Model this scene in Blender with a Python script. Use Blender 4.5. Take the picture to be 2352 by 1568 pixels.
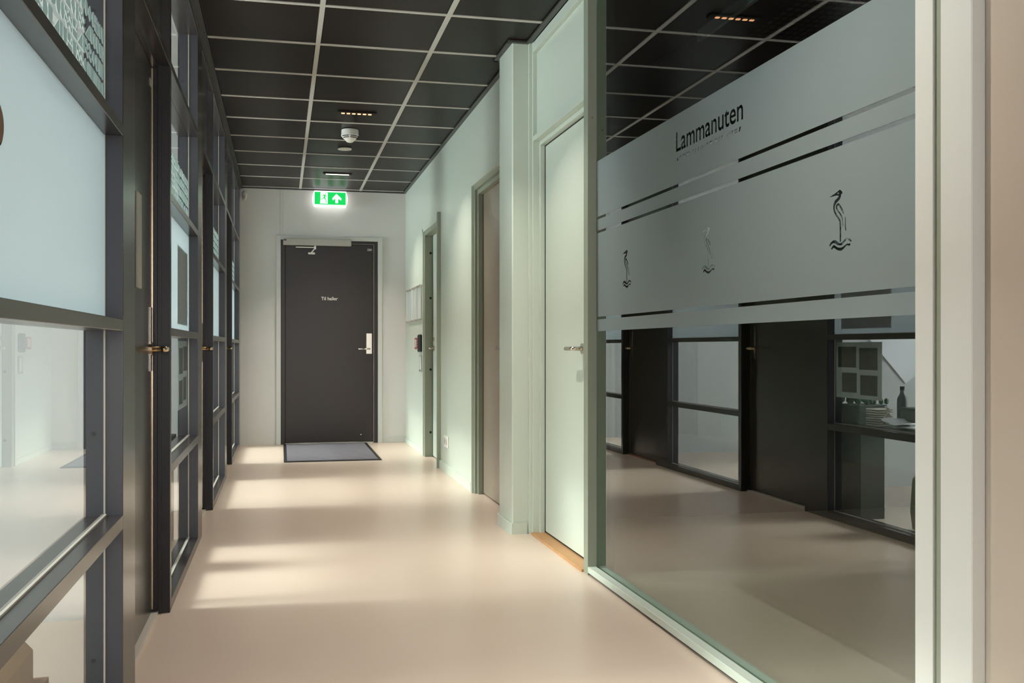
import bpy, bmesh, math, random
from mathutils import Vector, Matrix
random.seed(7)
SC = bpy.context.scene
for o in list(bpy.data.objects): bpy.data.objects.remove(o)
COL = SC.collection

# ------------------------------------------------------------------ camera
EYE = 0.97
YAW = math.atan((1176 - 645) / 2280)
cd = bpy.data.cameras.new('camera'); cam = bpy.data.objects.new('camera', cd); COL.objects.link(cam)
cam.location = (0, 0, EYE); cam.rotation_euler = (math.pi / 2, 0, -YAW)
cd.sensor_width = 36; cd.lens = 2280 / 2352 * 36; cd.shift_y = 14 / 2352; cd.clip_start = .02
SC.camera = cam

# ------------------------------------------------------------------ world, exposure, big lights
SC.view_settings.view_transform = 'Standard'; SC.view_settings.look = 'None'
SC.view_settings.gamma = 1; SC.view_settings.use_curve_mapping = False
SC.view_settings.exposure = 0.48
w = bpy.data.worlds.new('world'); SC.world = w; w.use_nodes = True
bg = w.node_tree.nodes['Background']; bg.inputs[0].default_value = (.75, .88, 1, 1); bg.inputs[1].default_value = 1.0

def area(name, loc, rot, sx, sy, power, color, spread=180):
    l = bpy.data.lights.new(name, 'AREA'); l.shape = 'RECTANGLE'; l.size = sx; l.size_y = sy
    l.energy = power; l.color = color; l.spread = math.radians(spread)
    o = bpy.data.objects.new(name, l); COL.objects.link(o); o.location = loc; o.rotation_euler = rot
    return o
DAY = (.93, .97, 1.0); WARM = (1, .93, .84)
# daylight at the four office windows (outer wall at X=-3.5), light travels +X
for y, p in ((2.1, 110), (4.45, 130), (6.85, 110), (9.3, 130)):
    area('office_daylight', (-3.62, y, 1.55), (0, -math.pi / 2, 0), 1.5, 1.15, p, DAY)
# fill light added behind the camera, in front of the closed back wall
area('rear_fill', (.45, -3.38, 1.35), (math.pi / 2, 0, 0), 1.5, 2.2, 60, (.97, .98, 1))
LIGHT_Y = (-.4, 2.0, 4.42, 6.80, 9.22)
for y in LIGHT_Y:
    area('downlight_glow', (.627, y, 2.5505), (0, 0, 0), .014, .014, 9, WARM, 100)
area('meeting_room_fill', (2.6, 2.6, 2.50), (0, 0, 0), 1.2, 1.6, 3.5, WARM, 110)  # fill added to brighten the meeting room floor, belongs to no fixture
sl = bpy.data.lights.new('hazy_sun', 'SUN'); sl.energy = 4.6; sl.angle = math.radians(13); sl.color = (1, .97, .93)
so = bpy.data.objects.new('hazy_sun', sl); COL.objects.link(so)
so.rotation_euler = Vector((1, 0, -.46)).to_track_quat('-Z', 'Y').to_euler()

# ------------------------------------------------------------------ materials
def lin(h):
    if isinstance(h, str): h = tuple(int(h[i:i + 2], 16) for i in (0, 2, 4))
    return tuple(((c / 255) / 12.92 if c / 255 <= .04045 else ((c / 255 + .055) / 1.055) ** 2.4) for c in h) + (1,)
MATS = {}
def mat(name, col, rough=.5, metal=0, spec=.5, vary=0, vscale=8, bump=0, bscale=200, stretch=None, emit=None, estr=0, coat=0):
    m = bpy.data.materials.new(name); m.use_nodes = True; n = m.node_tree.nodes; L = m.node_tree.links
    p = n['Principled BSDF']; c = lin(col)
    p.inputs['Base Color'].default_value = c; p.inputs['Roughness'].default_value = rough
    p.inputs['Metallic'].default_value = metal; p.inputs['Specular IOR Level'].default_value = spec
    if coat: p.inputs['Coat Weight'].default_value = coat; p.inputs['Coat Roughness'].default_value = .15
    tc = n.new('ShaderNodeTexCoord'); mp = n.new('ShaderNodeMapping'); L.new(tc.outputs['Object'], mp.inputs[0])
    if stretch: mp.inputs['Scale'].default_value = stretch
    if vary:
        t = n.new('ShaderNodeTexNoise'); t.inputs['Scale'].default_value = vscale; t.inputs['Detail'].default_value = 5
        L.new(mp.outputs[0], t.inputs['Vector'])
        r = n.new('ShaderNodeMapRange'); r.inputs[3].default_value = 1 - vary; r.inputs[4].default_value = 1 + vary
        L.new(t.outputs[0], r.inputs[0])
        x = n.new('ShaderNodeVectorMath'); x.operation = 'SCALE'; x.inputs[0].default_value = c[:3]
        L.new(r.outputs[0], x.inputs['Scale']); L.new(x.outputs[0], p.inputs['Base Color'])
    if bump:
        t = n.new('ShaderNodeTexNoise'); t.inputs['Scale'].default_value = bscale; t.inputs['Detail'].default_value = 3
        L.new(mp.outputs[0], t.inputs['Vector'])
        b = n.new('ShaderNodeBump'); b.inputs['Strength'].default_value = bump; b.inputs['Distance'].default_value = .002
        L.new(t.outputs[0], b.inputs['Height']); L.new(b.outputs[0], p.inputs['Normal'])
    if emit: p.inputs['Emission Color'].default_value = lin(emit); p.inputs['Emission Strength'].default_value = estr
    MATS[name] = m
    return m
def glass_mat(name, tint, ior=1.7):
    m = bpy.data.materials.new(name); m.use_nodes = True; n = m.node_tree.nodes; L = m.node_tree.links; n.clear()
    out = n.new('ShaderNodeOutputMaterial'); mix = n.new('ShaderNodeMixShader')
    tr = n.new('ShaderNodeBsdfTransparent'); tr.inputs[0].default_value = tint
    gl = n.new('ShaderNodeBsdfGlossy'); gl.inputs['Roughness'].default_value = 0.0; gl.inputs['Color'].default_value = (1, 1, 1, 1)
    fr = n.new('ShaderNodeFresnel'); fr.inputs[0].default_value = ior
    geo = n.new('ShaderNodeNewGeometry'); inv = n.new('ShaderNodeMath'); inv.operation = 'SUBTRACT'; inv.inputs[0].default_value = 1
    L.new(geo.outputs['Backfacing'], inv.inputs[1])
    mul = n.new('ShaderNodeMath'); mul.operation = 'MULTIPLY'; L.new(fr.outputs[0], mul.inputs[0]); L.new(inv.outputs[0], mul.inputs[1])
    L.new(mul.outputs[0], mix.inputs[0]); L.new(tr.outputs[0], mix.inputs[1]); L.new(gl.outputs[0], mix.inputs[2]); L.new(mix.outputs[0], out.inputs[0])
    MATS[name] = m; return m
def film_mat(name, dcol, tcol, tmix, rough, clear=0.0, spec=.5):
    m = bpy.data.materials.new(name); m.use_nodes = True; n = m.node_tree.nodes; L = m.node_tree.links
    p = n['Principled BSDF']; p.inputs['Base Color'].default_value = lin(dcol); p.inputs['Roughness'].default_value = rough
    p.inputs['Specular IOR Level'].default_value = spec
    out = n['Material Output']
    tl = n.new('ShaderNodeBsdfTranslucent'); tl.inputs[0].default_value = lin(tcol)
    a = n.new('ShaderNodeMixShader'); a.inputs[0].default_value = tmix; L.new(p.outputs[0], a.inputs[1]); L.new(tl.outputs[0], a.inputs[2])
    if clear:
        t = n.new('ShaderNodeBsdfTransparent'); b = n.new('ShaderNodeMixShader'); b.inputs[0].default_value = clear
        L.new(a.outputs[0], b.inputs[1]); L.new(t.outputs[0], b.inputs[2]); L.new(b.outputs[0], out.inputs[0])
    else: L.new(a.outputs[0], out.inputs[0])
    MATS[name] = m; return m

FLOOR = mat('floor_linoleum', 'd8c4b2', .27, spec=.35, vary=.025, vscale=2.5, bump=.03, bscale=600)
PALE = mat('pale_green_paint', 'c9d2c4', .33, spec=.45, bump=.02, bscale=300)
WHITEW = mat('white_wall_paint', 'dcd9d4', .55, bump=.03, bscale=300)
BEIGE = mat('beige_wall_paint', 'b3a595', .6, bump=.03, bscale=300)
TRIMW = mat('white_trim_paint', 'd0d0c9', .35)
DARK = mat('charcoal_frame_paint', '302c2b', .24, spec=.8)
JAMB = mat('near_black_jamb_paint', '191311', .35, spec=.35)
DARKL = mat('charcoal_door_laminate', '363029', .24, spec=.8)
REVEAL = mat('charcoal_reveal_paint', '3a3a3f', .42, spec=.4)
ENDD = mat('brown_door_laminate', '2c241f', .32, spec=.35)
BLACK = mat('black_rubber', '0c0b0a', .6)
TILE = mat('black_ceiling_tile', '1a110e', .34, spec=.12, vary=.12, vscale=120, bump=.12, bscale=500)
TEE = mat('grey_ceiling_tee', 'c6c2ba', .45, metal=.0)
CTRIM = mat('dark_edge_trim', '3c3b38', .4)
STEEL = mat('brushed_steel', 'cfc6b8', .22, metal=1, stretch=(1, 1, 30))
BRASS = mat('warm_satin_nickel', 'd8c0a0', .2, metal=1)
DOORB = mat('grey_brown_door_laminate', '8f8373', .28, spec=.6)
WOOD = mat('oak_threshold', 'b98a5a', .45, vary=.2, vscale=14, stretch=(20, 1, 6))
WOODR = mat('reddish_wood_threshold', '8c5f40', .45, vary=.2, vscale=14, stretch=(20, 1, 6))
THRESH = mat('glow_pale_threshold', 'c8c0b4', .4)  # grey lightened to stand for the bright glow under the left doors
ALU = mat('aluminium', 'a9a69c', .35, metal=.8)
GREENREV = mat('green_grey_paint', '8f9583', .4)
PLASTW = mat('white_plastic', 'e6e2d8', .4)
PLASTG = mat('silver_grey_plastic', 'b0aaa0', .4)
GLASSL = glass_mat('clear_glass', (.90, .95, .94, 1), 1.75)
GLASSR = glass_mat('green_tinted_glass', (.78, .86, .82, 1), 2.45)
FROST = film_mat('frosted_film', 'bcc4c6', 'ccd4d6', .55, .3, clear=.12)
FROSTR = film_mat('grey_frosted_film', '8b9696', '8c9898', .15, .38)
WHITEF = film_mat('white_pattern_film', 'c4d2d0', 'c4d2d0', .4, .5)
MATF = mat('grey_mat_pile', '78747a', .9, vary=.22, vscale=18, stretch=(1, 14, 1), bump=.5, bscale=400)
GREEN = mat('lit_green', '00a84a', .5, emit='04d65a', estr=.6)
LITW = mat('lit_white', 'ffffff', .5, emit='ffffff', estr=.95)
LEDW = mat('led_warm', 'ffd0a0', .5, emit='ffb880', estr=1.6)
LEDC = mat('led_cool', 'fff6e0', .5, emit='fff4dc', estr=2)
BLUEW = mat('pale_blue_office_paint', 'c4c5c4', .6)
CARPET = mat('office_grey_floor', '8b8680', .5)
ROOMD = mat('dark_room_paint', '2c302c', .6)
RTILE = mat('charcoal_room_tile', '1c1b1c', .7, vary=.3, vscale=150, bump=.2, bscale=500)
CARD = mat('brown_cardboard', 'a88662', .7, vary=.08)
PAPER = mat('white_paper', 'eceef0', .6)
PHOTO = mat('sepia_photo_print', '665f52', .5, vary=.45, vscale=30)
LEAF = mat('green_leaves', '2f5a38', .6, vary=.3)
POT = mat('grey_green_pot', '54605a', .5)
WICKER = mat('pale_wicker', 'd0cab8', .6)
RED = mat('red_plastic', 'a83838', .4)
BAG = mat('grey_canvas', 'a3a398', .9, vary=.1)
DGREEN = mat('dark_grey_panel', '3c443f', .5)
CLEARCUT = BLACK

# ------------------------------------------------------------------ helpers
ORIGIN = {}
def tag(o, label=None, cat=None, group=None, kind=None):
    if label: o['label'] = label
    if cat: o['category'] = cat
    if group: o['group'] = group
    if kind: o['kind'] = kind
    return o
def thing(name, loc, label, cat, group=None, kind=None, rotz=0):
    o = bpy.data.objects.new(name, None); COL.objects.link(o); o.location = loc; o.rotation_euler = (0, 0, rotz)
    o.empty_display_size = .05
    ORIGIN[o.name] = Vector(loc) if not rotz else Vector((0, 0, 0))
    return tag(o, label, cat, group, kind)
def part(name, bm, m, parent=None, smooth=False):
    """bm is in world coordinates (or in the parent's own frame when the parent is rotated)."""
    if isinstance(bm, B): bm = bm.bm
    me = bpy.data.meshes.new(name)
    if bm.verts:
        lo = Vector([min(v.co[i] for v in bm.verts) for i in range(3)]); hi = Vector([max(v.co[i] for v in bm.verts) for i in range(3)])
        c = (lo + hi) / 2; c.z = lo.z
    else: c = Vector((0, 0, 0))
    bmesh.ops.translate(bm, verts=bm.verts, vec=-c)
    if smooth:
        for f in bm.faces: f.smooth = True
    bm.to_mesh(me); bm.free(); me.materials.append(m)
    o = bpy.data.objects.new(name, me); COL.objects.link(o)
    if parent is not None:
        o.parent = parent; o.location = c - ORIGIN[parent.name]; ORIGIN[o.name] = c
    else: o.location = c; ORIGIN[o.name] = c
    return o
class B:
    def __init__(s): s.bm = bmesh.new()
    def box(s, x0, x1, y0, y1, z0, z1, bev=0, seg=1):
        r = bmesh.ops.create_cube(s.bm, size=1)
        vs = r['verts']
        for v in vs:
            v.co = Vector(((x0 + x1) / 2 + v.co.x * abs(x1 - x0), (y0 + y1) / 2 + v.co.y * abs(y1 - y0), (z0 + z1) / 2 + v.co.z * abs(z1 - z0)))
        if bev:
            es = list({e for v in vs for e in v.link_edges})
            bmesh.ops.bevel(s.bm, geom=es, offset=bev, segments=seg, profile=.5, affect='EDGES')
        return s
    def cyl(s, p0, p1, r0, r1=None, seg=20, caps=True):
        p0 = Vector(p0); p1 = Vector(p1); d = p1 - p0; r1 = r0 if r1 is None else r1
        M = Matrix.Translation((p0 + p1) / 2) @ d.to_track_quat('Z', 'Y').to_matrix().to_4x4()
        bmesh.ops.create_cone(s.bm, cap_ends=caps, segments=seg, radius1=r0, radius2=r1, depth=d.length, matrix=M)
        return s
    def sph(s, c, r, sc=(1, 1, 1), seg=16):
        M = Matrix.Translation(c) @ Matrix.Diagonal((sc[0], sc[1], sc[2], 1))
        bmesh.ops.create_uvsphere(s.bm, u_segments=seg, v_segments=seg // 2, radius=r, matrix=M); return s
    def prism(s, pts, f0, f1):
        """pts 2D outline; f0,f1 map (a,b)->3D for the two ends"""
        a = [s.bm.verts.new(f0(*p)) for p in pts]; b = [s.bm.verts.new(f1(*p)) for p in pts]
        n = len(pts)
        s.bm.faces.new(a); s.bm.faces.new(b[::-1])
        for i in range(n): s.bm.faces.new((a[i], b[i], b[(i + 1) % n], a[(i + 1) % n]))
        bmesh.ops.recalc_face_normals(s.bm, faces=s.bm.faces); return s
    def tube(s, pts, r, seg=12):
        pts = [Vector(p) for p in pts]; rings = []
        for i, p in enumerate(pts):
            d = (pts[min(i + 1, len(pts) - 1)] - pts[max(i - 1, 0)]).normalized()
            q = d.to_track_quat('Z', 'Y')
            rings.append([s.bm.verts.new(p + q @ Vector((r * math.cos(2 * math.pi * k / seg), r * math.sin(2 * math.pi * k / seg), 0))) for k in range(seg)])
        for a, b in zip(rings, rings[1:]):
            for k in range(seg):
                j = min(range(seg), key=lambda j: (a[k].co - b[j].co).length) if k == 0 else (off + k) % seg
                if k == 0: off = j
                s.bm.faces.new((a[k], a[(k + 1) % seg], b[(off + k + 1) % seg], b[(off + k) % seg]))
        s.bm.faces.new(rings[0][::-1]); s.bm.faces.new(rings[-1])
        bmesh.ops.recalc_face_normals(s.bm, faces=s.bm.faces)
        return s
    def lathe(s, prof, c, seg=32):
        """prof [(r, z)] around vertical axis at c"""
        rings = [[s.bm.verts.new((c[0] + r * math.cos(2 * math.pi * k / seg), c[1] + r * math.sin(2 * math.pi * k / seg), c[2] + z)) for k in range(seg)] for r, z in prof]
        for a, b in zip(rings, rings[1:]):
            for k in range(seg): s.bm.faces.new((a[k], a[(k + 1) % seg], b[(k + 1) % seg], b[k]))
        s.bm.faces.new(rings[0]); s.bm.faces.new(rings[-1])
        bmesh.ops.recalc_face_normals(s.bm, faces=s.bm.faces); return s
def box(name, x0, x1, y0, y1, z0, z1, m, parent=None, bev=0):
    return part(name, B().box(x0, x1, y0, y1, z0, z1, bev), m, parent)
def sheet(loops, mp, mp2):
    """flat outline with holes (even-odd), given thickness between mp and mp2"""
    bm = bmesh.new(); edges = []
    for lp in loops:
        vs = [bm.verts.new((a, b, 0)) for a, b in lp]
        for i in range(len(vs)): edges.append(bm.edges.new((vs[i], vs[(i + 1) % len(vs)])))
    bmesh.ops.triangle_fill(bm, edges=edges, use_beauty=True, use_dissolve=False, normal=(0, 0, 1))
    base = [(v.co.x, v.co.y) for v in bm.verts]; bm.verts.index_update()
    faces = [[v.index for v in f.verts] for f in bm.faces]
    bnd = [(e.verts[0].index, e.verts[1].index) for e in bm.edges if len(e.link_faces) == 1]
    bm.free(); o = bmesh.new()
    A = [o.verts.new(mp(*p)) for p in base]; Bv = [o.verts.new(mp2(*p)) for p in base]
    for f in faces:
        o.faces.new([A[i] for i in f]); o.faces.new([Bv[i] for i in f][::-1])
    for i, j in bnd:
        try: o.faces.new((A[i], Bv[i], Bv[j], A[j]))
        except ValueError: pass
    bmesh.ops.recalc_face_normals(o, faces=o.faces)
    return o
def text_loops(txt, width, height_ref='x'):
    """outline loops of a text, scaled so its overall width is `width`; returns loops, height"""
    c = bpy.data.curves.new('t', 'FONT'); c.body = txt; c.size = 1; c.resolution_u = 4; c.offset = .012
    o = bpy.data.objects.new('t', c); COL.objects.link(o)
    dg = bpy.context.evaluated_depsgraph_get(); dg.update()
    me = bpy.data.meshes.new_from_object(o.evaluated_get(dg))
    bm = bmesh.new(); bm.from_mesh(me); bmesh.ops.remove_doubles(bm, verts=bm.verts, dist=1e-5)
    adj = {}
    for e in bm.edges:
        if len(e.link_faces) == 1:
            a, b = e.verts; adj.setdefault(a.index, []).append(b.index); adj.setdefault(b.index, []).append(a.index)
    bm.verts.ensure_lookup_table(); loops = []; seen = set()
    for st in adj:
        if st in seen: continue
        lp = [st]; seen.add(st); cur = st
        while True:
            nx = [k for k in adj[cur] if k not in seen]
            if not nx: break
            cur = nx[0]; seen.add(cur); lp.append(cur)
        if len(lp) > 2: loops.append([(bm.verts[i].co.x, bm.verts[i].co.y) for i in lp])
    bm.free(); bpy.data.objects.remove(o); bpy.data.meshes.remove(me)
    xs = [p[0] for l in loops for p in l]; ys = [p[1] for l in loops for p in l]
    k = width / (max(xs) - min(xs)); x0 = min(xs)
    return [[((p[0] - x0) * k, p[1] * k) for p in l] for l in loops], max(ys) * k

CEIL = 2.56
XL, XR, YE = -.395, 1.275, 10.2
RW = 1.25            # far part of the right wall

# ------------------------------------------------------------------ shell
fl = box('floor', -3.7, 4.6, -3.6, 10.4, -.05, 0, FLOOR)
tag(fl, 'beige pink linoleum floor running the length of the corridor', 'floor', kind='structure')

ce = thing('ceiling', (.44, 4, CEIL), 'dark suspended ceiling of brown black tiles in pale metal grid above the corridor', 'ceiling', kind='structure')
TX = [-.375, .190, .787, 1.262]
TY = [10.137 - .6035 * k for k in range(24)]
tile_mesh = {}
rows = [(YE - .02, TY[0])] + list(zip(TY, TY[1:]))
for (ya, yb) in rows:
    for i in range(3):
        x0, x1 = TX[i] + .012, TX[i + 1] - .012
        y0, y1 = yb + .012, ya - .012
        if y1 - y0 < .03: continue
        xx1 = x1
        if i == 2 and yb > 5.2: xx1 = RW - .02
        key = (i, round(y1 - y0, 3), round(xx1, 2))
        if key in tile_mesh:
            src = tile_mesh[key]; o = bpy.data.objects.new('ceiling_tile', src.data); COL.objects.link(o); o.parent = ce
            o.location = (src.location.x, (y0 + y1) / 2 - 4, src.location.z)
        else:
            b = B().box(x0, xx1, y0, y1, CEIL + .004, CEIL + .02, .004)
            tile_mesh[key] = part('ceiling_tile', b, TILE, ce)
for x in TX[1:3]: box('main_tee', x - .012, x + .012, -3.6, YE, CEIL, CEIL + .006, TEE, ce)
for y in TY:
    xr = RW - .01 if y > 5.36 else XR
    box('cross_tee', XL + .02, xr, y - .012, y + .012, CEIL + .0008, CEIL + .005, TEE, ce)
part('backing', B().box(-.5, 1.40, -3.6, 10.3, CEIL + .021, CEIL + .05), BLACK, ce)
# dark edge angles
tr = B().box(XL, XL + .030, -3.6, YE, CEIL - .012, CEIL + .002).box(XL, XL + .004, -3.6, YE, CEIL - .03, CEIL)
for k in range(10): tr.cyl((XL + .018, 1.2 + k, CEIL - .0135), (XL + .018, 1.2 + k, CEIL - .011), .004, seg=8)
tag(part('trim_1', tr, CTRIM), 'dark metal edge angle where ceiling meets the left frames', 'trim', kind='structure')
tr = B().box(RW - .026, RW, 5.36, YE, CEIL - .008, CEIL + .002)
tr.box(1.146, 1.172, 5.02, 5.38, CEIL - .008, CEIL + .002).box(1.146, 1.262, 5.004, 5.03, CEIL - .008, CEIL + .002).box(1.146, 1.25, 5.36, 5.385, CEIL - .008, CEIL + .002)
tr.box(XR - .030, XR - .004, -3.6, 5.004, CEIL - .008, CEIL + .002)
tag(part('trim_2', tr, CTRIM), 'dark edge angle of the ceiling along the pale right wall and pillar', 'trim', kind='structure')
tag(part('trim_3', B().box(XL, RW, YE - .022, YE, CEIL - .008, CEIL + .002), CTRIM), 'dark ceiling edge angle above the exit sign at the corridor end', 'trim', kind='structure')

# end wall (hole for the door X -.0 .. .965)
we = B().box(XL - .12, -.0005, YE, YE + .15, 0, CEIL + .05).box(.965, RW + .15, YE, YE + .15, 0, CEIL + .05).box(0, .965, YE, YE + .15, 2.05, CEIL + .05)
tag(part('wall_end', we, WHITEW), 'off-white end wall of the corridor around the dark door', 'wall', kind='structure')
tag(part('baseboard_end', B().box(1.01, RW, YE - .012, YE, 0, .065, .002), TRIMW), 'white skirting right of the end door', 'skirting', kind='structure')

# right wall far part
DB0, DB1 = 5.50, 6.53    # door B outer frame
DA0, DA1 = 7.93, 8.87    # door A outer frame
wr = B()
wr.box(RW, RW + .12, DB1, DA0, 0, CEIL + .05).box(RW, RW + .12, DA1, YE, 0, CEIL + .05)
wr.box(RW, RW + .12, DB0, DB1, 2.07, CEIL + .05).box(RW, RW + .12, DA0, DA1, 2.03, CEIL + .05)
wr.box(RW, RW + .12, 5.045, DB0, 0, CEIL + .05)
wr.box(RW + .10, RW + .14, 5.4, DB1 + .1, 0, 2.1).box(RW + .10, RW + .14, DA0 - .1, DA1 + .1, 0, 2.1)
tag(part('wall_right', wr, PALE), 'pale grey-green right wall beyond the pillar', 'wall', kind='structure')
bb = B().box(RW - .012, RW, DB1 + .03, DA0 - .005, 0, .068, .002)
tag(part('baseboard_right', bb, PALE), 'pale green skirting under the small white socket', 'skirting', kind='structure')
tag(part('baseboard_far', B().box(RW - .010, RW, DA1 + .02, YE - .015, 0, .05, .002), PALE), 'pale skirting below the wall document holders', 'skirting', kind='structure')
# pillar
pl = thing('pillar', (1.21, 5.2, 0), 'pale green square pillar standing out from the right wall', 'pillar', kind='structure')
pts = [(1.262, 5.03), (1.176, 5.03), (1.172, 5.034), (1.170, 5.325), (1.176, 5.345), (1.19, 5.36), (1.249, 5.36), (1.249, 5.3), (1.262, 5.0305)]
pts = [(1.262, 5.03), (1.178, 5.03), (1.172, 5.036), (1.168, 5.31), (1.172, 5.335), (1.19, 5.36), (1.2485, 5.36), (1.2485, 5.1), (1.262, 5.1)]
part('shaft', B().prism(pts, lambda a, b: (a, b, 0), lambda a, b: (a, b, CEIL - .004)), PALE, pl)
pts = [(1.249, 5.018), (1.168, 5.018), (1.160, 5.026), (1.156, 5.315), (1.162, 5.345), (1.184, 5.372), (1.249, 5.372), (1.249, 5.365), (1.188, 5.362), (1.170, 5.337), (1.166, 5.31), (1.170, 5.034), (1.176, 5.028), (1.249, 5.028)]
part('plinth', B().prism(pts, lambda a, b: (a, b, 0), lambda a, b: (a, b, .058)), PALE, pl)

# near right: wall beside the camera
tag(part('wall_near', B().box(1.300, 1.42, -3.6, 1.628, 0, CEIL + .05), BEIGE), 'plain beige wall at the right edge beside the white post', 'wall', kind='structure')
tag(part('wall_back', B().box(XL - .12, 1.42, -3.62, -3.5, 0, CEIL), WHITEW), 'white wall behind the viewpoint', 'wall', kind='structure')
tag(part('wall_left', B().box(XL - .10, XL, -3.5, 1.395, 0, CEIL + .03), DARK), 'charcoal left wall beside the viewpoint', 'wall', kind='structure')

# ------------------------------------------------------------------ left glazed bays (window_1..4)
BAYS = [(1.40, 1.45, 2.713, 2.926), (3.83, 3.87, 5.090, 5.335), (6.18, 6.22, 7.49, 7.735), (8.56, 8.60, 9.95, 10.195)]
WN = ['nearest tall dark glazed bay at the left edge with frosted middle pane',
      'second dark glazed bay, between the first and second left doors, with photo sheets in it',
      'third dark glazed bay on the left, between the second and third left doors',
      'farthest dark glazed bay on the left, touching the end wall']
XB = -.49; XG = -.44
RAILS = [(0.0, .040), (.503, .540), (1.013, 1.043), (1.514, 1.544), (2.000, 2.030), (2.50, 2.545)]
def pattern(y0, y1, z0, rows, x):
    """white cut film pictograms on the glass, one mesh"""
    b = B(); hh = .046; rnd = random.Random(int(y0 * 100))
    t0, t1 = x, x + .0006
    def P(pts): b.prism(pts, lambda a, c: (t1, a, c), lambda a, c: (t0, a, c))
    for r in range(rows):
        z = z0 + r * hh; h = hh - .009; y = y1 - .004
        while y > y0 + .03:
            k = rnd.choice('ROTDWBUHQ'); w = {'R': .026, 'O': .030, 'T': .055, 'D': .040, 'W': .075, 'B': .050, 'U': .036, 'H': .03, 'Q': .045}[k]
            a0, a1 = y - w, y
            if a0 < y0: break
            if k == 'R': P([(a0, z), (a1, z), (a1, z + h), (a0, z + h)])
            elif k == 'O': P([((a0 + a1) / 2 + w / 2 * math.cos(t * math.pi / 8), z + h / 2 + h / 2 * math.sin(t * math.pi / 8)) for t in range(16)])
            elif k == 'T': P([(a0, z), (a1, z), (a1 if rnd.random() < .5 else a0, z + h)])
            elif k == 'D': P([(a0, z)] + [(a0 + w * math.sin(t * math.pi / 8), z + h / 2 - h / 2 * math.cos(t * math.pi / 8)) for t in range(1, 8)] + [(a0, z + h)])
            elif k == 'W':
                for q in (0, 1):
                    n = 10; up = [(a0 + w * t / n, z + q * h * .55 + h * .16 * math.sin(t * 1.25) + h * .36) for t in range(n + 1)]
                    dn = [(p[0], p[1] - h * .26) for p in up[::-1]]
                    P(dn + up)
            elif k == 'B':
                P([(a0, z), (a1, z), (a1, z + h * .42), (a0, z + h * .42)]); P([(a0, z + h * .56), (a1 - w * .4, z + h * .56), (a1 - w * .4, z + h), (a0, z + h)])
                P([(a1 - w * .3, z + h * .56), (a1, z + h * .56), (a1, z + h)])
            elif k == 'U':
                P([(a0, z + h)] + [(a0 + w / 2 - w / 2 * math.cos(t * math.pi / 8), z + h * .5 - h * .5 * math.sin(t * math.pi / 8)) for t in range(9)] + [(a1, z + h)])
            elif k == 'H':
                P([(a0, z), (a0 + w * .4, z), (a0 + w * .4, z + h), (a0, z + h)]); P([(a0 + w * .6, z), (a1, z), (a1, z + h), (a0 + w * .6, z + h)])
            else:
                P([(a0, z + h * .5), ((a0 + a1) / 2, z), (a1, z + h * .5), ((a0 + a1) / 2, z + h)])
            y = a0 - .006
    return b
for n, (j0, b0, b1, d0) in enumerate(BAYS):
    W_ = thing('window_%d' % (n + 1), ((XL + XB) / 2, (j0 + d0) / 2, 0), WN[n], 'window', kind='structure')
    box('stile', XB, XL, j0, b0, 0, 2.545, DARK, W_, .0012)
    box('stile', XB, XL, b1, d0, 0, 2.545, DARK, W_, .0012)
    for (z0, z1) in RAILS: box('rail', XB, XL, b0 - .0005, b1 + .0005, z0, z1, DARK, W_, .0012)
    # lighter reveal linings on the far stile and pale glazing gaskets
    box('reveal_lining', XB + .001, XL - .002, b1 - .0015, b1 + .001, .04, 2.5, REVEAL, W_)
    for (z0, z1), (z2, z3) in zip(RAILS, RAILS[1:]):
        box('pane', XG - .004, XG, b0, b1 - .0015, z1, z2, GLASSL, W_)
    for z0, z1 in RAILS[:5]: box('gasket', XG, XG + .006, b0, b1 - .002, z1, z1 + .004, PLASTG, W_)
    box('gasket', XG, XG + .0025, b1 - .004, b1 - .0016, .04, 2.5, PLASTG, W_)
    for z in (.17, .75, 1.27, 1.83, 2.27):
        part('screw_plug', B().cyl((-.466, b1 - .003, z), (-.466, b1 - .0012, z), .006, seg=12), BLACK, W_)
    tag(box('frosted_film', XG + .0006, XG + .0014, b0, b1 - .005, 1.0435, 1.5135, FROST, W_), 'plain frosted film over the middle pane')
    tag(part('pattern_film', pattern(b0, b1 - .005, 1.556, 5, XG + .0006), WHITEF, W_), 'rows of white cut-out shapes on the glass')

# ------------------------------------------------------------------ left doors (door_1..3)
LD = [(2.926, 3.83), (5.335, 6.18), (7.735, 8.56)]
LDN = ['nearest charcoal door on the left with a narrow sign plate', 'middle charcoal door on the left, between second and third glazed bays',
       'farthest charcoal door on the left with reddish wooden threshold']
XLF = -.455
def lever(parent, x, y, z, sx, dy, m=BRASS, standoff=.058, L=.12):
    """lever handle: neck out of the leaf by standoff*sx then a bar running dy"""
    h = part('handle', B().cyl((x, y, z), (x + sx * .008, y, z), .024, seg=24), m, parent)
    pts = [(x + sx * .006, y, z), (x + sx * standoff * .7, y, z)]
    for t in range(1, 6):
        a = t * math.pi / 10
        pts.append((x + sx * (standoff * .7 + standoff * .3 * math.sin(a)), y + dy * standoff * .3 * (1 - math.cos(a)), z))
    pts.append((x + sx * standoff, y + dy * L, z))
    part('lever', B().tube(pts, .0095, 14), m, h, True)
    return h
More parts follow.
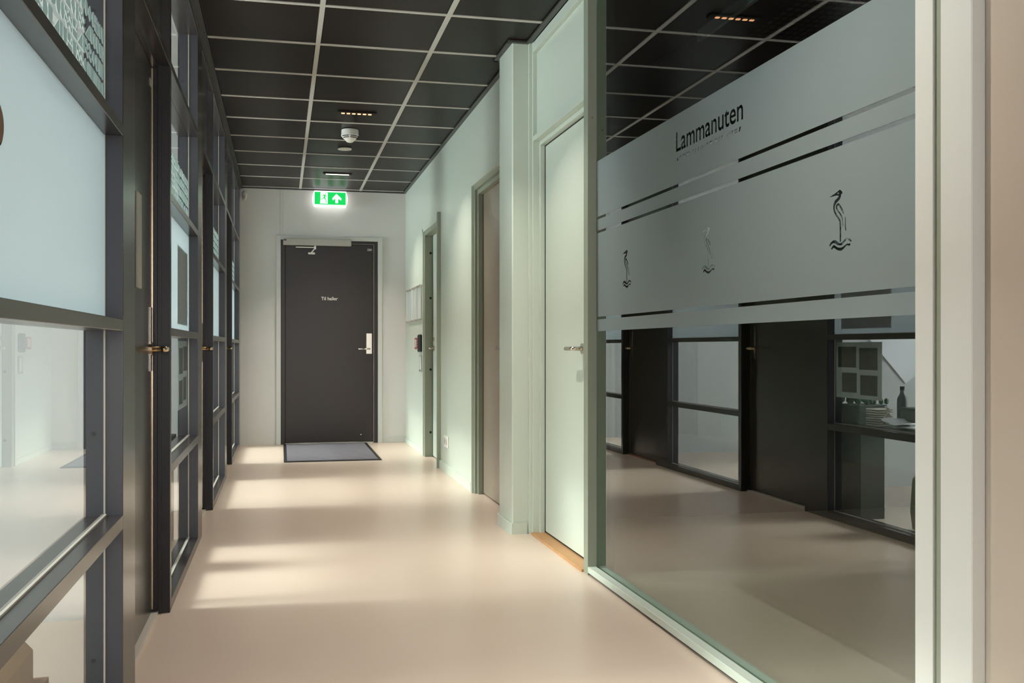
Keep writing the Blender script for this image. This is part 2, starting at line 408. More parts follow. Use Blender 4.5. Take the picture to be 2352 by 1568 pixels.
for n, (y0, y1) in enumerate(LD):
    D = thing('door_%d' % (n + 1), (XLF, (y0 + y1) / 2, 0), LDN[n], 'door', kind='structure')
    box('door_leaf', XLF - .04, XLF, y0 + .012, y1 - .022, .014, 1.985, DARKL, D, .0015)
    jb = B().box(XLF - .035, XL - .001, y1 - .006, y1 - .0005, 0, 2.03).box(XLF - .035, XLF + .018, y1 - .020, y1 - .006, 0, 2.03, .001).box(XLF + .018, XLF + .03, y1 - .011, y1 - .006, 0, 2.03)
    part('jamb', jb, JAMB, D)
    part('jamb', B().box(XLF - .035, XL - .001, y0 + .0005, y0 + .008, 0, 2.03), DARK, D)
    part('head', B().box(XLF - .035, XL, y0 + .0005, y1 - .0005, 2.000, 2.030, .001).box(XLF - .03, XLF + .018, y0 + .008, y1 - .02, 1.987, 2.0), DARK, D)
    box('overpanel', -.445, -.425, y0 + .001, y1 - .001, 2.030, 2.50, DARKL, D, .001)
    box('head', XLF - .035, XL, y0 + .0005, y1 - .0005, 2.50, 2.545, DARK, D, .001)
    tag(box('threshold', XLF - .035, XLF + .02, y0 + .002, y1 - .002, 0, .010, WOODR if n == 2 else THRESH, D, .001), 'reddish wooden threshold' if n == 2 else 'pale grey threshold with the glow under the door in its colour')
    part('gasket', B().box(XLF + .0005, XLF + .0025, y1 - .0235, y1 - .0205, .02, 1.985), BRASS, D)
    lever(D, XLF, y1 - .075, .965, 1, -1)
    box('lock_plate', XLF + .0003, XLF + .0035, y1 - .092, y1 - .058, .885, 1.115, STEEL, D, .001)
    if n == 0:
        tag(box('sign_plate', XLF + .0005, XLF + .006, 3.375, 3.485, 1.165, 1.475, PLASTG, D, .001), 'narrow blank grey sign plate')
    box('number_plate', XLF + .0005, XLF + .002, y1 - .10, y1 - .065, 1.905, 1.93, PLASTG, D)

# ------------------------------------------------------------------ offices behind the left bays
wo = B()
for y in (.4, 3.84, 6.19, 8.57):
    wo.box(-3.5, XB - .002, y - .05, y + (-.008 if y > 1 else .05), 0, 2.7)
tag(part('wall_office', wo, BLUEW), 'pale partition walls of the offices behind the left glazing', 'wall', kind='structure')
ww = B(); ys = (.4, 1.42, 2.68, 3.87, 5.03, 6.27, 7.43, 8.72, 9.88, 10.4)
ww.box(-3.60, -3.5, .4, 10.4, 0, .80).box(-3.60, -3.5, .4, 10.4, 2.3, 2.7)
for a, b in ((.4, 1.40), (2.78, 3.75), (5.20, 6.10), (7.60, 8.50), (10.05, 10.4)): ww.box(-3.60, -3.5, a, b, .80, 2.3)
tag(part('wall_outer', ww, BLUEW), 'outer office wall with window openings', 'wall', kind='structure')
tag(part('ceiling_office', B().box(-3.6, -.5, .4, 10.4, 2.56, 2.66), WHITEW), 'white office ceiling behind the left glazing', 'ceiling', kind='structure')
tag(part('wall_office_end', B().box(-3.6, -.52, 10.2, 10.35, 0, 2.7), BLUEW), 'pale end wall of the farthest office', 'wall', kind='structure')

# ------------------------------------------------------------------ end door (door_4)
D = thing('door_4', (.48, YE, 0), 'dark brown end door marked Til haller under the exit sign', 'door', kind='structure')
fr = B().box(.0, .042, YE - .012, YE + .06, 0, 2.05, .001).box(.921, .965, YE - .012, YE + .06, 0, 2.05, .001).box(.042, .921, YE - .012, YE + .06, 2.016, 2.05, .001)
part('frame', fr, ENDD, D)
part('stop_line', B().box(.921, .925, YE - .0135, YE - .0125, 0.01, 2.02).box(.042, .921, YE - .0135, YE - .0125, 2.018, 2.021), PLASTG, D)
tm = B().box(-.045, -.0005, YE - .022, YE - .001, 0, 2.09, .002).box(.9655, 1.010, YE - .022, YE - .001, 0, 2.09, .002).box(0, .9655, YE - .022, YE - .001, 2.0505, 2.09, .002)
tag(part('architrave', tm, TRIMW, D), 'white architrave')
box('door_leaf', .044, .919, YE + .004, YE + .05, .016, 2.014, ENDD, D, .0015)
box('backing', -.02, .985, YE + .062, YE + .09, 0, 2.08, BLACK, D)  # unseen black sheet added to stop sky leaking through the door gaps
box('threshold', .042, .921, YE - .02, YE + .05, 0, .013, ALU, D, .002)
lp = box('lock_plate', .848, .908, YE - .006, YE + .0035, .905, 1.117, STEEL, D, .003)
part('lever', B().tube([(.878, YE - .004, .957), (.878, YE - .045, .957), (.870, YE - .052, .957), (.765, YE - .052, .957)], .009, 14), STEEL, lp, True)
part('thumb_turn', B().cyl((.878, YE - .006, 1.06), (.878, YE - .02, 1.06), .014), STEEL, lp)
def flat_text(name, txt, x, y, z, width, m, parent):
    lo, hgt = text_loops(txt, width)
    b = sheet(lo, lambda a, c: (x + a, y, z + c), lambda a, c: (x + a, y - .001, z + c))
    return part(name, b, m, parent)
flat_text('lettering', 'Til haller', .398, YE + .0035, 1.450, .165, LITW if 0 else PLASTW, D)
flat_text('door_number', '250', .860, YE + .0035, 1.957, .045, PLASTW, D)
part('drilled_hole', B().cyl((.795, YE + .0032, .085), (.795, YE + .0042, .085), .006), PLASTW, D)
cl = tag(box('closer_body', .022, .694, YE - .085, YE - .023, 1.992, 2.058, PLASTG, D, .006), 'long silver-grey closer body')
part('closer_badge', B().box(.028, .055, YE - .0865, YE - .0852, 2.035, 2.045), BLACK, cl)
part('closer_arm', B().box(.145, .330, YE - .066, YE - .058, 1.968, 1.978, .002).box(.325, .345, YE - .07, YE - .054, 1.955, 1.992, .002), PLASTW, D)
ar = B(); ar.tube([(.335, YE - .062, 1.965), (.30, YE - .03, 1.925)], .006, 8); ar.box(.268, .335, YE - .032, YE + .0035, 1.908, 1.926, .002)
part('closer_arm', ar, PLASTW, D)
tag(part('trim_4', B().box(-.008, .014, YE - .012, YE - .0005, 2.091, CEIL - .01, .002), TRIMW), 'white cable cover running from door top to ceiling', 'trim', kind='structure')

# ------------------------------------------------------------------ right far door (door_5), seen edge on
D = thing('door_5', (RW, (DA0 + DA1) / 2, 0), 'pale green door beside the document holders on the right wall', 'door', kind='structure')
XA = 1.320
tag(part('architrave', B().box(RW - .012, RW, DA1 - .030, DA1, 0, 2.03, .001).box(RW - .012, RW, DA0, DA0 + .03, 0, 2.03, .001).box(RW - .012, RW, DA0, DA1, 2.0, 2.03, .001), PALE, D), 'pale architrave')
tag(part('jamb', B().box(RW - .003, XA, DA1 - .105, DA1 - .03, 0, 2.0), GREENREV, D), 'olive green reveal')
part('jamb', B().box(RW - .003, XA, DA0 + .03, DA0 + .06, 0, 2.0), GREENREV, D)
part('head', B().box(RW - .003, XA, DA0 + .06, DA1 - .105, 1.965, 2.0), GREENREV, D)
for z in (.217, .775, 1.41, 1.81):
    part('screw_plug', B().cyl((XA - .022, DA1 - .107, z), (XA - .022, DA1 - .1045, z), .011, seg=14), BLACK, D)
box('door_leaf', XA - .002, XA + .028, DA0 + .061, DA1 - .110, .010, 1.963, PALE, D, .001)
box('gasket', XA - .004, XA - .0022, DA1 - .110, DA1 - .1052, .01, 1.965, BLACK, D)
lever(D, XA - .002, DA1 - .19, .965, -1, -1, STEEL, .05, .11)
part('cylinder', B().cyl((XA - .002, DA1 - .19, 1.045), (XA - .014, DA1 - .19, 1.045), .018), STEEL, D)
tag(part('trim_5', B().box(RW - .028, RW, 7.895, 7.925, 0.0, 2.06, .002), GREENREV), 'dark green corner profile in front of the far right door', 'trim', kind='structure')

# ------------------------------------------------------------------ steel-grey door (door_6)
D = thing('door_6', (RW, (DB0 + DB1) / 2, 0), 'grey brown glossy door half hidden behind the pillar', 'door', kind='structure')
XBf = 1.312
for k, (o0, o1, xa, xb) in enumerate(((0, .028, RW - .014, RW + .02), (.028, .055, RW + .004, RW + .03), (.055, .085, RW + .022, XBf + .002))):
    part('frame', B().box(xa, xb, DB1 - o1, DB1 - o0, 0, 2.07 - o0, .001).box(xa, xb, DB0 + o0, DB0 + o1, 0, 2.07 - o0, .001).box(xa, xb, DB0 + o1, DB1 - o1, 2.07 - o1, 2.07 - o0, .001), GREENREV if k != 0 else PALE, D)
box('gasket', XBf - .008, XBf - .0005, DB1 - .090, DB1 - .0855, .01, 1.985, BLACK, D)
tag(box('door_leaf', XBf - .006, XBf + .03, DB0 + .09, DB1 - .091, .010, 1.984, DOORB, D, .001), 'glossy grey brown leaf')
lever(D, XBf - .006, DB0 + .17, .965, -1, 1, STEEL, .05, .11)

# ------------------------------------------------------------------ pale door next to glazing (door_7)
D = thing('door_7', (XR, 4.56, 0), 'pale green door with oak threshold beside the big glass panel', 'door', kind='structure')
C0, C1 = 4.110, 4.995
XC = 1.335
st = B().box(1.2585, 1.40, 5.014, 5.029, 0, CEIL, .001).box(XR, 1.40, C1, 5.0135, 0, CEIL, .001)
part('stile', st, PALE, D)
part('stile', B().box(1.309, XC - .001, C1 - .022, C1 - .0002, 0, 2.018, .001), PALE, D)
part('stile', B().box(1.309, XC - .001, C0 + .0002, C0 + .015, 0, 2.018, .001), PALE, D)
part('transom', B().box(XR, 1.345, C0, C1 - .0003, 2.040, 2.066, .001).box(1.309, 1.345, C0, C1 - .0003, 2.018, 2.040, .001), PALE, D)
box('top_panel', 1.296, 1.32, C0, C1 - .0003, 2.0665, 2.50, PALE, D, .001)
box('head', XR, 1.345, C0, C1 - .0003, 2.5005, CEIL - .009, PALE, D, .001)
box('gasket', XC - .002, XC + .002, C1 - .028, C1 - .0225, .015, 2.015, BLACK, D)
box('gasket', XC + .001, XC + .004, C0 + .016, C1 - .03, 2.0125, 2.0175, BLACK, D)
box('door_leaf', XC, XC + .04, C0 + .016, C1 - .029, .020, 2.0115, PALE, D, .001)
box('gasket', XC + .002, XC + .03, C0 + .016, C1 - .029, .0125, .0195, BLACK, D)
tag(box('threshold', 1.266, XC + .03, C0 + .001, C1 - .001, 0, .012, WOOD, D, .001), 'oak threshold')
part('dark_gap', B().box(XC + .05, XC + .06, C0, C1, 0, 2.02), BLACK, D)
lever(D, XC, C0 + .20, .965, -1, 1, STEEL, .052, .105)

# ------------------------------------------------------------------ big glass panel (window_5)
G0, G1 = 1.805, 4.050
W_ = thing('window_5', (1.317, 2.9, 0), 'large glass panel with grey frosted film, lettering and heron emblems', 'window', kind='structure')
part('stile', B().box(XR, 1.314, G1, 4.109, 0, CEIL - .004, .001).box(1.314, 1.36, G1 + .001, 4.109, 0, CEIL - .004, .001), GREENREV, W_)
tag(box('stile', XR - .0015, 1.36, G0 - .057, G0, .0, CEIL - .004, TRIMW, W_, .001), 'white near stile')
part('sill', B().box(XR, 1.312, G0, G1 - .0004, .010, .036, .0015).box(1.320, 1.36, G0, G1 - .0004, .010, .028, .0015), PALE, W_)
part('shadow_gap', B().box(XR + .012, 1.35, G0, G1, 0, .0095), BLACK, W_)
part('head', B().box(XR, 1.36, G0, G1 - .0004, 2.50, CEIL - .009, .001), GREENREV, W_)
box('pane', 1.316, 1.322, G0, G1 - .0005, .030, 2.50, GLASSR, W_)
part('screw', B().cyl((1.34, G1 - .002, 1.9), (1.34, G1 + .0005, 1.9), .004).cyl((1.34, G1 - .002, .3), (1.34, G1 + .0005, .3), .004).cyl((1.295, G1 - .002, 1.95), (1.295, G1 + .0005, 1.95), .004), STEEL, W_)
# film bands with real cut-outs: plane coordinate a = -Y (reads left to right)
FX0, FX1 = 1.3152, 1.3158
fa0, fa1 = -(G1 - .001), -(G0 + .001)
def rect(z0, z1): return [(fa0, z0), (fa1, z0), (fa1, z1), (fa0, z1)]
m0 = lambda a, c: (FX0, -a, c)
m1 = lambda a, c: (FX1, -a, c)
tl, th = text_loops('Lammanuten', .505)
ks = .0655 / th
loops = [rect(1.5265, 1.764)] + [[(a - 3.177, 1.6385 + c * ks) for a, c in l] for l in tl]
# row of small pictograms below the name
rnd = random.Random(3); a = -3.172; zb, zt = 1.606, 1.6195
for k in 'tpvc.ssipwvbbTb:p':
    if k == 't': loops.append([(a, zb), (a + .018, zb), (a + .009, zt)]); a += .026
    elif k == 'p': loops.append([(a, zb), (a + .007, zb), (a + .015, zt), (a + .004, zt)]); a += .024
    elif k == 'v': loops.append([(a, zt), (a + .004, zb + .003), (a + .012, zb), (a + .02, zb + .003), (a + .024, zt)]); a += .032
    elif k == 'c': loops.append([(a, zb), (a + .036, (zb + zt) / 2 + .002), (a + .02, zt), (a, zt)]); a += .052
    elif k == '.': loops += [[(a, zb), (a + .008, zb), (a + .008, zb + .005), (a, zb + .005)], [(a, zt - .005), (a + .008, zt - .005), (a + .008, zt), (a, zt)]]; a += .020
    elif k == 's': loops.append([(a, zb), (a + .005, zb), (a + .009, zt), (a + .004, zt)]); a += .022
    elif k == 'i': loops += [[(a, zb), (a + .034, zt - .006), (a + .034, zt - .003), (a, zb + .003)], [(a, zb + .006), (a + .02, zt - .002), (a + .02, zt), (a, zb + .009)]]; a += .044
    elif k == 'w': loops.append([(a, zb + .004), (a, zt), (a + .028, zt), (a + .014, zb)]); a += .036
    elif k == 'b': loops.append([(a, zb), (a + .011, zb), (a + .013, zt), (a + .002, zt)]); a += .020
    elif k == 'T': loops.append([(a, zb), (a + .044, zb), (a + .044, zt)]); a += .050
    elif k == ':': loops += [[(a + .011 * i, zb + .0075 * j), (a + .008 + .011 * i, zb + .0075 * j), (a + .008 + .011 * i, zb + .0055 + .0075 * j), (a + .011 * i, zb + .0055 + .0075 * j)] for i in (0, 1) for j in (0, 1)]; a += .028
tag(part('film_band', sheet(loops, m0, m1), FROSTR, W_), 'top band of frosted film with the name Lammanuten cut out')
box('film_band', FX0, FX1, G0 + .001, G1 - .001, 1.4675, 1.5155, FROSTR, W_)
HERON = [
  [(-50, 63), (-34, 66), (-13, 71), (-2, 75), (6, 71), (12, 65), (5, 62), (4, 57), (-1, 51), (-9, 47), (-16, 44.5), (-20, 41), (-22.5, 36), (-23, 30), (-21, 25), (-13, 15), (-2, 5), (3, -1), (5, -8), (5, -24), (5, -51.5), (-2, -51.5), (-2, -23), (-3, -4), (-7, 2), (-19, 13), (-28, 24), (-31, 34), (-29, 44), (-24, 51), (-15, 55), (-8, 58), (-8, 61), (-13, 62), (-34, 62.5)],
  [(-12, 67), (-7, 68.5), (-5, 66), (-10, 65)],
  [(-19, 32), (-19, 37), (-16, 41), (-10, 43), (-3, 41), (8, 31), (17, 20), (18, 11), (12, 16), (2, 27), (-7, 36), (-12, 36), (-12, 31), (-5, 23), (6, 14), (13, 4), (14, -3), (15, -10), (15, -19), (11, -15), (10, -5), (8, 2), (0, 12), (-9, 21), (-16, 27)],
  [(21, 9), (25, 2), (25, -7), (26, -18), (28, -27), (23, -27), (20, -18), (21, -7), (21, 3)],
  [(-49, -56), (-43, -49.5), (-32, -45), (-19, -45.5), (-11, -50), (-2, -55), (8, -54), (17, -49), (28, -45.5), (40, -47), (51, -54), (47, -57), (38, -52), (30, -50), (20, -54), (8, -60.5), (-2, -60.5), (-13, -58), (-23, -53), (-32, -52), (-41, -55), (-45, -59)],
  [(-41, -65), (-36, -60), (-28, -56), (-19, -60), (-11, -64), (0, -66), (10, -65.5), (20, -62), (30, -59), (38, -60), (44, -59), (45, -63), (40, -66), (32, -63), (26, -64), (16, -70), (6, -74), (-5, -73), (-17, -69), (-26, -64), (-32, -64), (-36, -68)]]
loops = [rect(1.1005, 1.4565)]
for yc in (2.155, 2.914, 3.673):
    for lp in HERON: loops.append([(-yc + x / 1000, 1.277 + z / 1000) for x, z in lp])
tag(part('film_band', sheet(loops, m0, m1), FROSTR, W_), 'wide band of frosted film with three herons on waves cut out')
box('film_band', FX0, FX1, G0 + .001, G1 - .001, 1.040, 1.0895, FROSTR, W_)

# white post beside the glass
tag(part('trim_6', B().box(XR + .006, 1.38, 1.722, G0 - .0575, 0, CEIL - .01), GREENREV), 'narrow shadow groove between glass frame and white post', 'trim', kind='structure')
tag(part('trim_7', B().box(XR - .004, 1.38, 1.629, 1.7215, 0, CEIL - .01, .002), TRIMW), 'white post between the glass panel and the beige wall', 'trim', kind='structure')

# ------------------------------------------------------------------ meeting room behind the glass
mr = B().box(4.0, 4.1, .3, 5.4, 0, 2.6).box(1.42, 4.0, 5.34, 5.4, 0, 2.6).box(1.42, 4.0, .3, .4, 0, 2.6).box(1.37, 1.415, 4.11, 5.34, 0, 2.6)
tag(part('wall_meeting', mr, ROOMD), 'dim walls of the meeting room behind the frosted glass', 'wall', kind='structure')
mc = thing('ceiling_meeting', (2.7, 3, CEIL), 'black tiled ceiling of the meeting room seen over the frosted film', 'ceiling', kind='structure')
for i in range(4):
    for j in range(8):
        x0 = 1.425 + i * .62; y0 = 5.33 - (j + 1) * .61
        box('ceiling_tile', x0 + .012, x0 + .608, y0 + .012, y0 + .598, CEIL + .002, CEIL + .02, RTILE, mc, .006)
part('backing', B().box(1.37, 4.05, .35, 5.38, CEIL + .021, CEIL + .05), BLACK, mc)
# luminaire tray with silver side bar and perforated panel
t = thing('ceiling_tray', (2.35, 4.0, 2.50), 'dark perforated ceiling tray with silver side bar seen above the frosted film', 'ceiling tray')
part('housing', B().box(2.04, 2.75, 3.35, 4.58, 2.515, 2.555, .003), BLACK, t)
tag(part('side_bar', B().box(2.015, 2.039, 3.35, 4.60, 2.49, 2.545, .003), mat('silver_bar', 'b4b8c0', .5, metal=.3), t), 'silver side bar')
pf = B()
for i in range(12):
    for j in range(18): pf.box(2.25 + i * .04, 2.275 + i * .04, 3.42 + j * .062, 3.46 + j * .062, 2.5125, 2.5152)
o = part('perforation', pf, mat('dull_mesh', '3a3a3c', .5), t); o['kind'] = 'stuff'

# ------------------------------------------------------------------ ceiling lights
LL = {-.4: 'slim LED ceiling light behind the viewpoint', 2.0: 'slim LED ceiling light above the viewpoint',
      4.42: 'slim warm LED ceiling light above the frame, seen only reflected in the glass', 6.80: 'slim LED ceiling light with six warm dots, nearer than the smoke detector',
      9.22: 'slim glowing LED ceiling light close to the exit sign'}
for y in LIGHT_Y:
    t = thing('ceiling_light', (.50, y, CEIL - .004), LL[y], 'ceiling light', 'slim LED lights along the corridor ceiling')
    part('housing', B().box(.375, .635, y - .028, y + .028, CEIL - .004, CEIL + .003, .001), BLACK, t)
    if y > 9: part('diffuser', B().box(.40, .61, y - .013, y + .013, CEIL - .0075, CEIL - .0042, .001), LEDC, t)
    else:
        for k in range(6):
            x = .41 + k * .036
            part('led_lens', B().box(x - .011, x + .011, y - .010, y + .010, CEIL - .0075, CEIL - .0042, .003), LEDW, t)
# smoke detector
c = (.492, 7.34, CEIL)
t = thing('smoke_detector', c, 'white conical smoke detector on the ceiling between the lights', 'smoke detector')
part('base_plate', B().lathe([(.060, 0.0), (.062, -.008), (.062, -.030), (.058, -.034)], c), PLASTW, t, False)
part('sensor_cone', B().lathe([(.063, -.034), (.063, -.046), (.050, -.060), (.030, -.080), (.022, -.088), (.012, -.092)], c), PLASTW, t, False)
for zz, rr in ((-.050, .0605), (-.060, .0515)):
    for a0 in (-2.6, -1.5, -.4, .7, 1.8):
        b = B()
        for k in range(6):
            a = a0 + k * .15
            b.box(c[0] + rr * math.cos(a) - .0045, c[0] + rr * math.cos(a) + .0045, c[1] + rr * math.sin(a) - .0045, c[1] + rr * math.sin(a) + .0045, c[2] + zz - .002, c[2] + zz + .002)
        part('vent_slot', b, BLACK, t)
# round cover
c = (.497, 8.03, CEIL)
tag(part('ceiling_disc', B().lathe([(.050, .003), (.056, -.002), (.055, -.008), (.045, -.010), (.040, -.0085), (.005, -.0085)], c), PLASTW), 'flat white round cover on the ceiling just beyond the smoke detector', 'ceiling cover')

# ------------------------------------------------------------------ exit sign
t = thing('exit_sign', (.483, YE - .07, 2.385), 'lit green emergency exit sign with running figure and up arrow above the end door', 'exit sign')
ex0, ex1, ez0, ez1, ey = .309, .657, 2.388, 2.540, YE - .085
n = 8
pts = [(ex0 + .018, ez0), (ex1 - .018, ez0)] + [(ex1 - .018 + .018 * math.sin(math.pi * k / n), ez0 + (ez1 - ez0) * k / n) for k in range(1, n)] + [(ex1 - .018, ez1), (ex0 + .018, ez1)] + [(ex0 + .018 - .018 * math.sin(math.pi * k / n), ez1 - (ez1 - ez0) * k / n) for k in range(1, n)]
part('housing', B().prism(pts, lambda a, b: (a, ey, b), lambda a, b: (a, YE - .0005, b)), LITW, t)
gx0, gx1, gz0, gz1 = .3285, .6365, 2.403, 2.528
box('green_face', gx0, gx1, ey - .003, ey - .0003, gz0, gz1, GREEN, t)
def em(name, polys, m, d):
    b = B()
    for p in polys: b.prism([(gx0 + x * (gx1 - gx0), gz0 + z * (gz1 - gz0)) for x, z in p], lambda a, c: (a, ey - d, c), lambda a, c: (a, ey - d + .0012, c))
    return part(name, b, m, t)
em('arrow', [[(.70, .88), (.57, .52), (.58, .36), (.665, .50), (.665, .14), (.755, .14), (.755, .50), (.85, .36), (.86, .52)]], LITW, .0045)
em('doorway', [[(.19, .97), (.42, .97), (.42, .08), (.17, .08), (.19, .35)]], LITW, .0045)
GRN2 = GREEN
em('running_figure', [[(.325, .86), (.345, .92), (.365, .86), (.345, .80)], [(.27, .80), (.35, .78), (.335, .56), (.29, .48), (.27, .52), (.30, .62), (.30, .72), (.27, .72)],
                      [(.31, .58), (.345, .54), (.375, .30), (.40, .14), (.37, .14), (.345, .34), (.30, .50)], [(.30, .55), (.26, .42), (.20, .36), (.20, .42), (.25, .47), (.28, .58)],
                      [(.35, .78), (.385, .66), (.41, .62), (.40, .58), (.37, .62), (.34, .70)], [(.27, .80), (.24, .66), (.22, .62), (.24, .60), (.26, .66), (.29, .76)]], GRN2, .0060)
# motion sensor
t = thing('motion_sensor', (-.350, YE - .05, 2.42), 'small white motion sensor in the top left corner of the end wall', 'sensor')
part('housing', B().box(-.368, -.332, YE - .055, YE - .0005, 2.425, 2.525, .012, 3), PLASTW, t) if 0 else part('housing', B().sph((-.350, YE - .03, 2.475), .026, (1, 1, 1.9)), PLASTW, t, True)
part('lens', B().sph((-.350, YE - .05, 2.455), .014, (1, 1, 1.4)), PLASTG, t, True)

# ------------------------------------------------------------------ things on the right wall
hl = ['leftmost clear document holder on the right wall, next to the corner', 'middle clear document holder of the three on the right wall', 'rightmost clear document holder, next to the far right door']
for k, (a, b) in enumerate(((9.60, 9.99), (9.29, 9.57), (8.955, 9.255))):
    t = thing('document_holder', (RW, (a + b) / 2, 1.22), hl[k], 'document holder', 'document holders on the right wall')
    tag(box('paper', RW - .004, RW - .0005, a + .01, b - .01, 1.24, 1.525, PAPER, t), 'white sheet')
    box('clear_cover', RW - .012, RW - .010, a, b, 1.235, 1.530, GLASSL, t)
    for q in (a, b - .012): box('side_strip', RW - .016, RW - .001, q, q + .012, 1.235, 1.530, LITW if 0 else PLASTW, t, .001)
    for q in (1.220, 1.530): box('clamp_bar', RW - .018, RW - .0005, a - .004, b + .004, q, q + .014, STEEL, t, .002)
    for q in (a + .03, b - .03):
        for z in (1.227, 1.537): part('knob', B().cyl((RW - .018, q, z), (RW - .024, q, z), .007, seg=12), PLASTG, t)
t = thing('red_notice', (RW, 9.26, .96), 'small red notice plate on the wall beside the black keypad', 'notice')
box('plate', RW - .020, RW - .0005, 9.175, 9.340, .955, 1.062, RED, t, .002)
for k in range(5): box('text_line', RW - .0213, RW - .0202, 9.21 + .022 * k, 9.222 + .022 * k, .975, 1.045, PLASTW, t)
t = thing('keypad', (RW, 9.06, .93), 'black access keypad on the wall left of the far right door', 'keypad')
part('body', B().box(RW - .018, RW - .0005, 8.965, 9.160, .930, 1.090, .008), BLACK, t)
for k in range(5): box('key', RW - .0195, RW - .0182, 9.145, 9.156, .955 + k * .024, .968 + k * .024, PLASTW, t)
t = thing('push_plate', (RW, 9.03, .75), 'narrow metal rimmed pull plate under the black keypad', 'plate')
part('rim', B().box(RW - .012, RW - .0005, 8.965, 8.983, .752, .902, .003).box(RW - .012, RW - .0005, 9.082, 9.10, .752, .902, .003).box(RW - .012, RW - .0005, 8.983, 9.082, .752, .768).box(RW - .012, RW - .0005, 8.983, 9.082, .886, .902), ALU, t)
box('plate', RW - .005, RW - .0005, 8.983, 9.082, .768, .886, PALE, t)
t = thing('wall_socket', (RW, 7.585, .2), 'small white wall socket low on the right wall between two doors', 'socket')
box('cover', RW - .011, RW - .0005, 7.505, 7.665, .200, .290, PLASTW, t, .003)
for y in (7.545, 7.625): part('outlet', B().cyl((RW - .0118, y, .245), (RW - .0105, y, .245), .027), PLASTG, t)

# ------------------------------------------------------------------ doormat
t = thing('doormat', (.44, 9.36, 0), 'grey striped doormat with black rubber edge in front of the end door', 'doormat')
mx0, mx1, my0, my1 = .025, .848, 8.59, 10.160
part('rubber_edge', B().prism([(mx0, my0), (mx1, my0), (mx1, my1), (mx0, my1)], lambda a, b: (a, b, .0005), lambda a, b: (a, b, .006)), BLACK, t)
pile = B().box(mx0 + .028, mx1 - .028, my0 + .035, my1 - .02, .006, .0085)
for k in range(38):
    y = my0 + .04 + k * .040; pile.box(mx0 + .03, mx1 - .03, y, y + .026, .0085, .0105)
part('pile', pile, MATF, t)

# ------------------------------------------------------------------ things behind the left glazing
# round badge on the first bay glass
t = thing('round_badge', (-.43, 1.69, 1.29), 'round brown badge with dark rim at the very left edge of the frame', 'badge')
part('rim', B().cyl((XG + .0006, 1.700, 1.322), (XG + .007, 1.700, 1.322), .036, seg=32), BLACK, t)
part('face', B().cyl((XG + .0071, 1.700, 1.322), (XG + .0086, 1.700, 1.322), .031, seg=32), mat('brown_face', '6b4c38', .5), t)
# cardboard boxes
t = thing('cardboard_box', (-.88, 2.6, 0), 'brown cardboard box on the office floor behind the nearest glazed bay', 'box')
part('carton', B().prism([(-1.15, .022), (-.655, .022), (-.655, .150), (-.69, .19), (-1.15, .19)], lambda a, b: (a, 2.35, b), lambda a, b: (a, 2.92, b)), CARD, t)
part('base_tray', B().box(-1.20, -.625, 2.30, 2.965, 0, .022).box(-.640, -.625, 2.30, 2.965, .022, .06).box(-1.2, -.64, 2.95, 2.965, .022, .06), mat('dark_cardboard', '8a6848', .7), t)
part('tape', B().box(-.95, -.89, 2.34, 2.925, .1905, .1915), mat('packing_tape', '9a7a50', .3), t)
# sheets of photographs on the second bay glass
def photo_sheet(label, y0, y1, z0, z1, photos):
    t = thing('photo_sheet', (XG - .006, (y0 + y1) / 2, z0), label, 'photo sheet')
    x = XG - .0052
    box('paper', x - .001, x, y0, y1, z0, z1, PAPER, t)
    for (a, b, c, d) in photos: box('photo', x + .0003, x + .0009, a, b, c, d, PHOTO, t)
photo_sheet('white sheet with four sepia photographs behind the clear pane of the second glazed bay', 4.640, 5.080, .690, 1.000,
            [(4.68, 4.85, .85, .968), (4.88, 5.06, .86, .975), (4.68, 4.84, .712, .82), (4.875, 5.02, .722, .83)])
photo_sheet('second photo sheet, blurred behind the frosted pane above', 4.55, 5.02, 1.075, 1.42,
            [(4.57, 4.76, 1.10, 1.24), (4.79, 4.99, 1.11, 1.24), (4.57, 4.76, 1.27, 1.40), (4.79, 4.99, 1.27, 1.40)])
# bench and what stands on it
t = thing('low_bench', (-.65, 4.6, 0), 'dark low bench behind the second glazed bay, carrying papers and a basket', 'bench')
box('top', -.790, -.515, 3.95, 5.28, .513, .535, DGREEN, t, .003)
for y in (3.97, 5.23):
    for x in (-.78, -.55): box('leg', x, x + .025, y, y + .025, 0, .5128, DGREEN, t)
box('side_panel', -.70, -.55, 5.00, 5.22, 0, .5128, DGREEN, t)
t = thing('planter', (-.62, 5.06, .49), 'grey-green planter box with green leaves on the low bench', 'planter')
box('pot', -.72, -.54, 5.00, 5.20, .4905, .600, POT, t, .004)
lf = B(); rr = random.Random(5)
for k in range(60):
    x = -.63 + rr.uniform(-.09, .09); y = 5.10 + rr.uniform(-.10, .10); z = .61 + rr.random() * .055
    lf.sph((x, y, z), .016, (1, .6, 1.2), 6)
o = part('foliage', lf, LEAF, t); o['kind'] = 'stuff'
t = thing('wicker_basket', (-.60, 4.90, .49), 'small pale woven basket on the low bench beside the planter', 'basket')
wk = B()
for k in range(8): wk.box(-.66, -.55, 4.855, 4.955, .4905 + k * .0125, .4995 + k * .0125, .003)
part('weave', wk, WICKER, t)
hd = B()
for k in range(7):
    a = k * .9; hd.tube([(-.60 + .03 * math.cos(a), 4.84 + .02 * math.sin(a), .50 + .012 * k), (-.58 + .02 * math.sin(a), 4.80, .52 + .012 * k), (-.60, 4.83 + .02 * math.cos(a), .54 + .01 * k)], .005, 6)
o = part('ribbon', hd, WICKER, t); tag(o, 'pale ribbon curls', kind='stuff')
t = thing('bottle', (-.745, 4.90, .49), 'dark slim bottle on the low bench behind the basket', 'bottle')
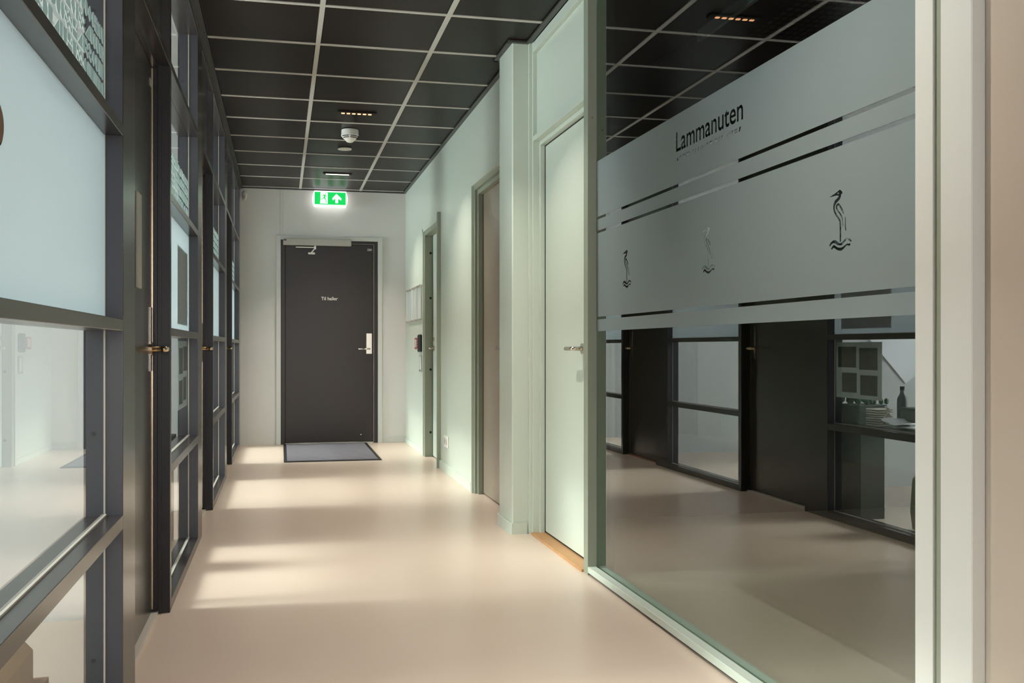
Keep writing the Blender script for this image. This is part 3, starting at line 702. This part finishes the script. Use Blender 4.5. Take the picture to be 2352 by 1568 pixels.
part('body', B().lathe([(.026, 0), (.028, .01), (.028, .15), (.012, .18), (.011, .20)], (-.745, 4.90, .4905), 16), DGREEN, t, True)
part('cap', B().lathe([(.013, 0), (.013, .018)], (-.745, 4.90, .6908), 12), BLACK, t)
t = thing('storage_box', (-.72, 4.75, .49), 'grey storage box on the low bench behind the papers', 'box')
box('body', -.78, -.665, 4.66, 4.80, .4905, .59, POT, t, .004); box('lid', -.785, -.66, 4.655, 4.805, .5905, .60, POT, t, .002)
t = thing('paper_pile', (-.62, 4.6, .49), 'loose white papers curling on the low bench', 'papers')
for k, (x0, x1, y0, y1, r) in enumerate(((-.64, -.57, 4.40, 4.70, .1), (-.65, -.54, 4.52, 4.80, -.2), (-.64, -.53, 4.20, 4.50, .25), (-.66, -.53, 4.60, 4.76, .5))):
    bm = bmesh.new(); g = []
    for i in range(9):
        for j in range(4):
            u = i / 8; v = j / 3
            z = .4912 + k * .006 + .030 * (u ** 3) * (1 if k % 2 else .4) + .006 * math.sin(u * 5 + v * 2)
            g.append(bm.verts.new((x0 + (x1 - x0) * v, y0 + (y1 - y0) * u, z + .006)))
    for i in range(8):
        for j in range(3): bm.faces.new((g[i * 4 + j], g[i * 4 + j + 1], g[i * 4 + j + 5], g[i * 4 + j + 4]))
    r_ = bmesh.ops.extrude_face_region(bm, geom=bm.faces[:]); bmesh.ops.translate(bm, verts=[v for v in r_['geom'] if isinstance(v, bmesh.types.BMVert)], vec=(0, 0, .0012))
    bmesh.ops.recalc_face_normals(bm, faces=bm.faces)
    part('sheet', bm, PAPER, t, True)
tag(part('red_folder', B().box(-.78, -.655, 4.44, 4.47, .4905, .60, .003), RED), 'red folder standing on the low bench behind the papers', 'folder')
t = thing('tote_bag', (-.72, 4.55, 0), 'slack grey canvas tote bag under the low bench', 'bag')
part('body', B().prism([(4.47, .005), (4.66, .005), (4.68, .10), (4.66, .27), (4.63, .30), (4.50, .30), (4.47, .27), (4.45, .10)], lambda a, b: (-.74, a, b), lambda a, b: (-.64, a, b)), BAG, t)
part('strap', B().tube([(-.64, 4.51, .29), (-.635, 4.525, .36), (-.635, 4.565, .39), (-.635, 4.605, .36), (-.64, 4.62, .29)], .008, 8), BAG, t, True)
t = thing('pinned_poster', (-1.55, 6.12, .7), 'large white sketch sheet hung askew on the office partition', 'poster')
b = B().prism([(-1.25, 1.12), (-1.62, .72), (-2.2, 1.15), (-1.85, 1.62)], lambda a, c: (a, 6.128, c), lambda a, c: (a, 6.136, c)); part('sheet', b, PAPER, t)
b = B()
for k in range(4): b.prism([(-1.45 - k * .1, 1.12 + k * .05), (-1.52 - k * .1, 1.04 + k * .05), (-1.54 - k * .1, 1.055 + k * .05), (-1.47 - k * .1, 1.135 + k * .05)], lambda a, c: (a, 6.126, c), lambda a, c: (a, 6.1275, c))
part('sketch_mark', b, POT, t)

# everything standing on the bench rests on its top (z = .535)
for o in bpy.data.objects:
    if o.parent is None and o.name.split('.')[0] in ('planter', 'wicker_basket', 'bottle', 'storage_box', 'paper_pile', 'red_folder'):
        o.location.z += .045
